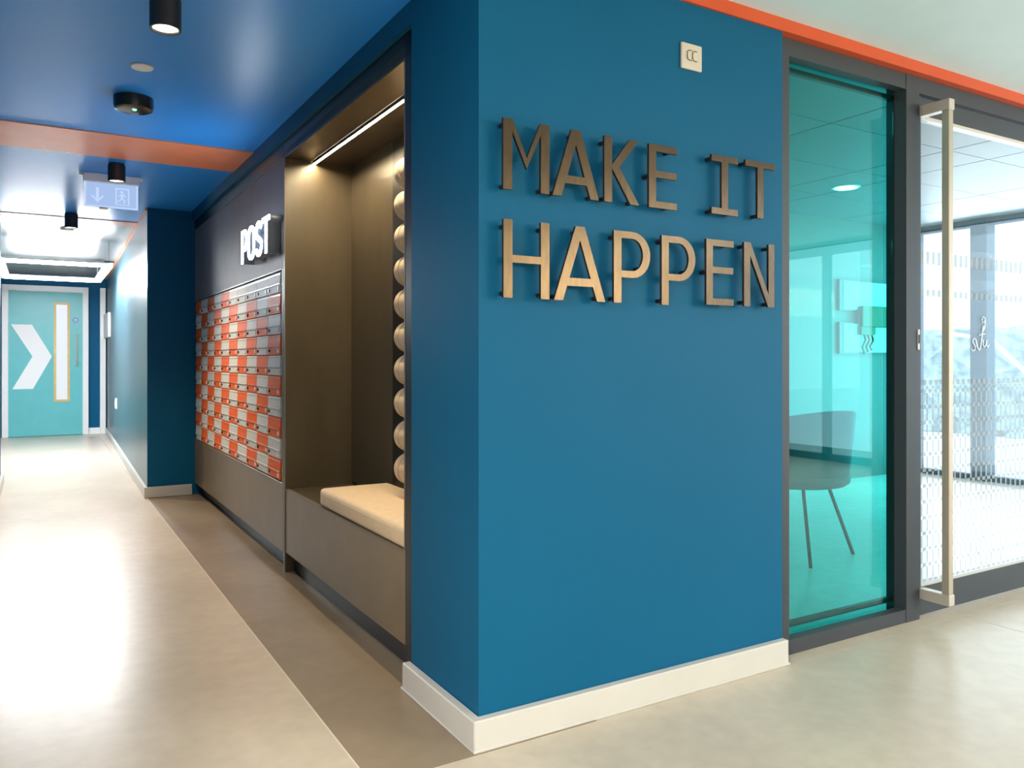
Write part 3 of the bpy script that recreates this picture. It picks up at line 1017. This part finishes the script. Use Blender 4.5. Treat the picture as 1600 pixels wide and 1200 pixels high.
MB().tube([(9.0, 2.3, 0.45), (9.0, 2.3, -0.03)], 0.02, 8).build('post', M['rail'], hr)

# ------------------------------------------------------------------ corridor ceiling fittings
def spot(name, loc, power, color, size=112, blend=0.9):
    d = bpy.data.lights.new(name, 'SPOT')
    d.energy = power
    d.color = color
    d.spot_size = R(size)
    d.spot_blend = blend
    d.shadow_soft_size = 0.04
    o = bpy.data.objects.new(name, d)
    COL.objects.link(o)
    o.location = loc
    return o


def can(x, y, zb, label, r=0.054, power=150):
    t = thing('ceiling_spotlight', (x, y, H), label, 'light', 'black cylinder downlights in the corridor')
    m = MB().lathe([(r * 0.80, zb + 0.010), (r * 0.84, zb), (r, zb), (r, H - 0.012), (r * 0.9, H - 0.012), (r * 0.9, H), (0, H)], (x, y, 0), 'Z', 32)
    smooth_by_angle(m.build('housing', M['black_metal'], t), 40)
    m = MB().lathe([(0, zb + 0.006), (r * 0.80, zb + 0.006), (r * 0.80, zb + 0.012), (0, zb + 0.012)], (x, y, 0), 'Z', 32)
    lab(m.build('lens', M['lens'], t), 'glowing warm lens')
    spot('downlight_beam', (x, y, zb - 0.004), power, (1.0, 0.82, 0.58))


can(-0.778, 0.955, 2.400, 'black cylinder ceiling light nearest the camera, cut by the top of the picture', power=48)
can(-0.722, 3.80, 2.400, 'black cylinder ceiling light in front of the hanging exit sign', power=165)
can(-0.92, 6.02, 2.385, 'black cylinder ceiling light farthest down the corridor, by the second orange stripe')

for yy in (-1.9, -4.6):      # unseen beams added to brighten the floor, continuing the downlight row
    spot('downlight_beam', (-0.80, yy, 2.40), 50, (1.0, 0.82, 0.58))

t = thing('smoke_detector', (-0.774, 1.757, H), 'flat white round detector disc on the blue ceiling', 'detector')
m = MB().lathe([(0, 0), (0.046, 0), (0.046, -0.004), (0.044, -0.008), (0, -0.009)], (-0.774, 1.757, H), 'Z', 32)
lab(m.build('cover', M['white_plastic'], t), 'white disc')
m = MB().lathe([(0.046, 0), (0.049, 0), (0.049, -0.003), (0.046, -0.004)], (-0.774, 1.757, H), 'Z', 32)
m.build('rim', M['grey_plastic'], t)

t = thing('emergency_light', (-0.762, 2.255, H), 'black round emergency unit with green light on the blue ceiling', 'light')
m = MB().lathe([(0, 0), (0.093, 0), (0.093, -0.040), (0.088, -0.058), (0.070, -0.066), (0, -0.068)], (-0.762, 2.255, H), 'Z', 36)
smooth_by_angle(m.build('housing', M['puck'], t), 35)
m = MB().lathe([(0, 0), (0.011, 0), (0.009, -0.006), (0, -0.008)], (-0.762, 2.215, H - 0.067), 'Z', 14)
lab(m.build('indicator', M['green_led'], t), 'small green indicator')

# exit sign
ex = thing('exit_sign', (-0.725, 4.2, H), 'pale blue hanging exit sign with white arrow under the corridor ceiling', 'sign')
B(-0.905, -0.545, 4.16, 4.24, 2.458, H).bevel(0.006, 2).build('housing', M['white_plastic'], ex)
B(-0.930, -0.905, 4.185, 4.215, 2.500, H).build('bracket', M['white_plastic'], ex)
B(-0.545, -0.522, 4.185, 4.215, 2.500, H).build('bracket', M['white_plastic'], ex)
pl = B(-0.898, -0.552, 4.192, 4.208, 2.285, 2.458).bevel(0.003, 1).build('panel', M['exit_panel'], ex)
for (a, b_) in ((-0.898, -0.886), (-0.564, -0.552)):
    B(a, b_, 4.188, 4.192, 2.285, 2.458).build('panel_edge', M['exit_print'], pl)
B(-0.898, -0.552, 4.188, 4.192, 2.285, 2.296).build('panel_edge', M['exit_print'], pl)


def flat(name, loops, x, y, z, m, parent, depth=0.002, face='-y'):
    me = outline_mesh(name, loops, depth)
    put_outline(me, x, y, z, face)
    base = Vector(parent.location) + (Vector(parent.parent.location) if parent.parent else Vector())
    me.transform(Matrix.Translation(-base))
    me.materials.append(m)
    o = bpy.data.objects.new(name, me)
    COL.objects.link(o)
    o.parent = parent
    return o


flat('arrow', [[(0, -.055), (.045, -.005), (.028, -.005), (.010, -.026), (.010, .052), (-.010, .052), (-.010, -.026), (-.028, -.005), (-.045, -.005)]],
     -0.815, 4.190, 2.372, M['exit_print'], pl)
# doorway with running figure
flat('doorway', [[(-.045, -.06), (.045, -.06), (.045, .06), (-.045, .06)], [(-.036, -.06 + .004), (.036, -.06 + .004), (.036, .051), (-.036, .051)]], -0.655, 4.190, 2.372, M['exit_print'], pl)
flat('running_figure', [arc(-.004, .034, .010, .010, 0, 360, 12)[:-1],
                        [(-.006, .022), (.008, .022), (.024, .006), (.018, .000), (.007, .010), (.004, -.008), (.020, -.026), (.014, -.046), (.006, -.044), (.010, -.028),
                         (-.006, -.014), (-.014, -.032), (-.030, -.036), (-.030, -.028), (-.019, -.025), (-.010, -.002), (-.012, .008), (-.022, .000), (-.027, .006)]],
     -0.655, 4.190, 2.370, M['exit_print'], pl)
m = MB().lathe([(0, 0), (0.03, 0), (0.026, -0.012), (0, -0.014)], (-0.775, 4.2, 2.285), 'Z', 16)
lab(m.build('lamp', M['white_plastic'], ex), 'small white lamp under the panel')

# LED ring hung before the end door
rg = thing('led_frame_light', (-1.0, 8.7, 2.25), 'bright white rectangular LED frame lamp hanging before the end door', 'light')
x0, x1, y0, y1, zr = -1.53, -0.50, 7.75, 9.75, 2.25
hw = 0.035
for (xa, xb, ya, yb) in ((x0, x1, y0 - hw, y0 + hw), (x0, x1, y1 - hw, y1 + hw), (x0 - hw, x0 + hw, y0, y1), (x1 - hw, x1 + hw, y0, y1)):
    B(xa, xb, ya, yb, zr - 0.02, zr + 0.012).build('tube', M['led_white'], rg)
    B(xa - 0.004, xb + 0.004, ya - 0.004, yb + 0.004, zr + 0.012, zr + 0.03).build('housing', M['white_plastic'], rg)
for (wx, wy) in ((x0, y0), (x1, y0), (x0, y1), (x1, y1)):
    MB().tube([(wx, wy, zr + 0.03), (wx, wy, H)], 0.004, 6).build('suspension_wire', M['grey_plastic'], rg)
B(x1 - 0.05, x1 + 0.05, y0 - 0.012, y0 + 0.012, zr + 0.031, zr + 0.045).build('bracket', M['lock'], rg)

m = MB().lathe([(0, 0), (0.06, 0), (0.06, -0.02), (0.05, -0.03), (0, -0.032)], (-0.93, 7.0, H + 0.004), 'Z', 24)
t = thing('ceiling_sensor', (-0.93, 7.0, H + 0.004), 'small pale round sensor on the ceiling before the LED lamp', 'detector')
m.build('cover', M['white_plastic'], t)

# ------------------------------------------------------------------ end door
ed = struct_root('door_2', (-1.07, 12.35, 0))
B(-1.575, -0.566, 12.33, 12.37, 0.006, 2.265).build('leaf', M['door_teal'], ed)
lf = ed.children[0]
B(-0.566, -0.482, 12.31, 12.40, 0, 2.36).bevel(0.006, 1).build('casing', M['white_door_paint'], ed)
B(-1.66, -1.575, 12.31, 12.40, 0, 2.36).bevel(0.006, 1).build('casing', M['white_door_paint'], ed)
B(-1.575, -0.566, 12.31, 12.40, 2.268, 2.36).bevel(0.006, 1).build('casing', M['white_door_paint'], ed)
fl = flat('chevron', [[(-1.540, 1.746), (-1.262, 1.746), (-0.992, 1.250), (-1.248, 0.744), (-1.520, 0.744), (-1.255, 1.250)]], 0, 12.329, 0, M['chevron'], lf)
lab(fl, 'large white chevron arrow printed on the door')
wz0, wz1, wx0, wx1 = 0.535, 2.105, -0.968, -0.745
for (a, b_, c_, d_) in ((wx0, wx0 + 0.035, wz0, wz1), (wx1 - 0.035, wx1, wz0, wz1), (wx0 + 0.035, wx1 - 0.035, wz0, wz0 + 0.035), (wx0 + 0.035, wx1 - 0.035, wz1 - 0.035, wz1)):
    lab(B(a, b_, 12.318, 12.331, c_, d_).build('glazing_bead', M['oak'], lf), 'yellow oak bead around the vision panel')
lab(B(wx0 + 0.035, wx1 - 0.035, 12.326, 12.331, wz0 + 0.035, wz1 - 0.035).build('vision_panel', M['frosted'], lf), 'tall narrow pale glass vision panel')
m = MB().tube([(-0.655, 12.275, 1.11), (-0.655, 12.275, 1.60)], 0.014, 10)
lab(m.build('handle', M['steel_light'], lf), 'vertical steel pull handle')
for z in (1.14, 1.57):
    MB().tube([(-0.655, 12.275, z), (-0.655, 12.331, z)], 0.009, 8).build('handle_post', M['steel_light'], lf)
m = MB().lathe([(0, -0.003), (0.040, -0.003), (0.040, 0.0), (0, 0.0)], (-0.665, 12.33, 1.83), 'Y', 24)
lab(m.build('fire_door_disc', M['blue_sign'], lf), 'small round blue sign')
m = MB().lathe([(0.014, -0.004), (0.024, -0.004), (0.024, -0.0028), (0.014, -0.0028)], (-0.665, 12.33, 1.83), 'Y', 20)
lab(m.build('disc_print', M['chevron'], lf), 'white mark on the disc')
# skirting of the end wall and the casing of a side door seen edge on
struct(B(-0.482, -0.30, 12.375, 12.40, 0, 0.10).build('baseboard_end', M['white_door_paint']))
dc = struct_root('door_3', (-0.25, 12.2, 0))
B(-0.318, -0.235, 12.30, 12.40, 0, 2.36).bevel(0.005, 1).build('casing', M['white_door_paint'], dc)
B(-0.27, -0.215, 11.3, 12.30, 1.55, 1.92).build('side_board', M['white_door_paint'], dc)
so = thing('wall_socket', (-0.28, 9.8, 0.57), 'small white socket low on the corridor right wall', 'socket')
B(-0.285, -0.262, 9.70, 9.85, 0.54, 0.68).bevel(0.003, 1).build('plate', M['white_plastic'], so)
B(-0.290, -0.284, 9.73, 9.82, 0.57, 0.65).build('rocker', M['white_plastic'], so)
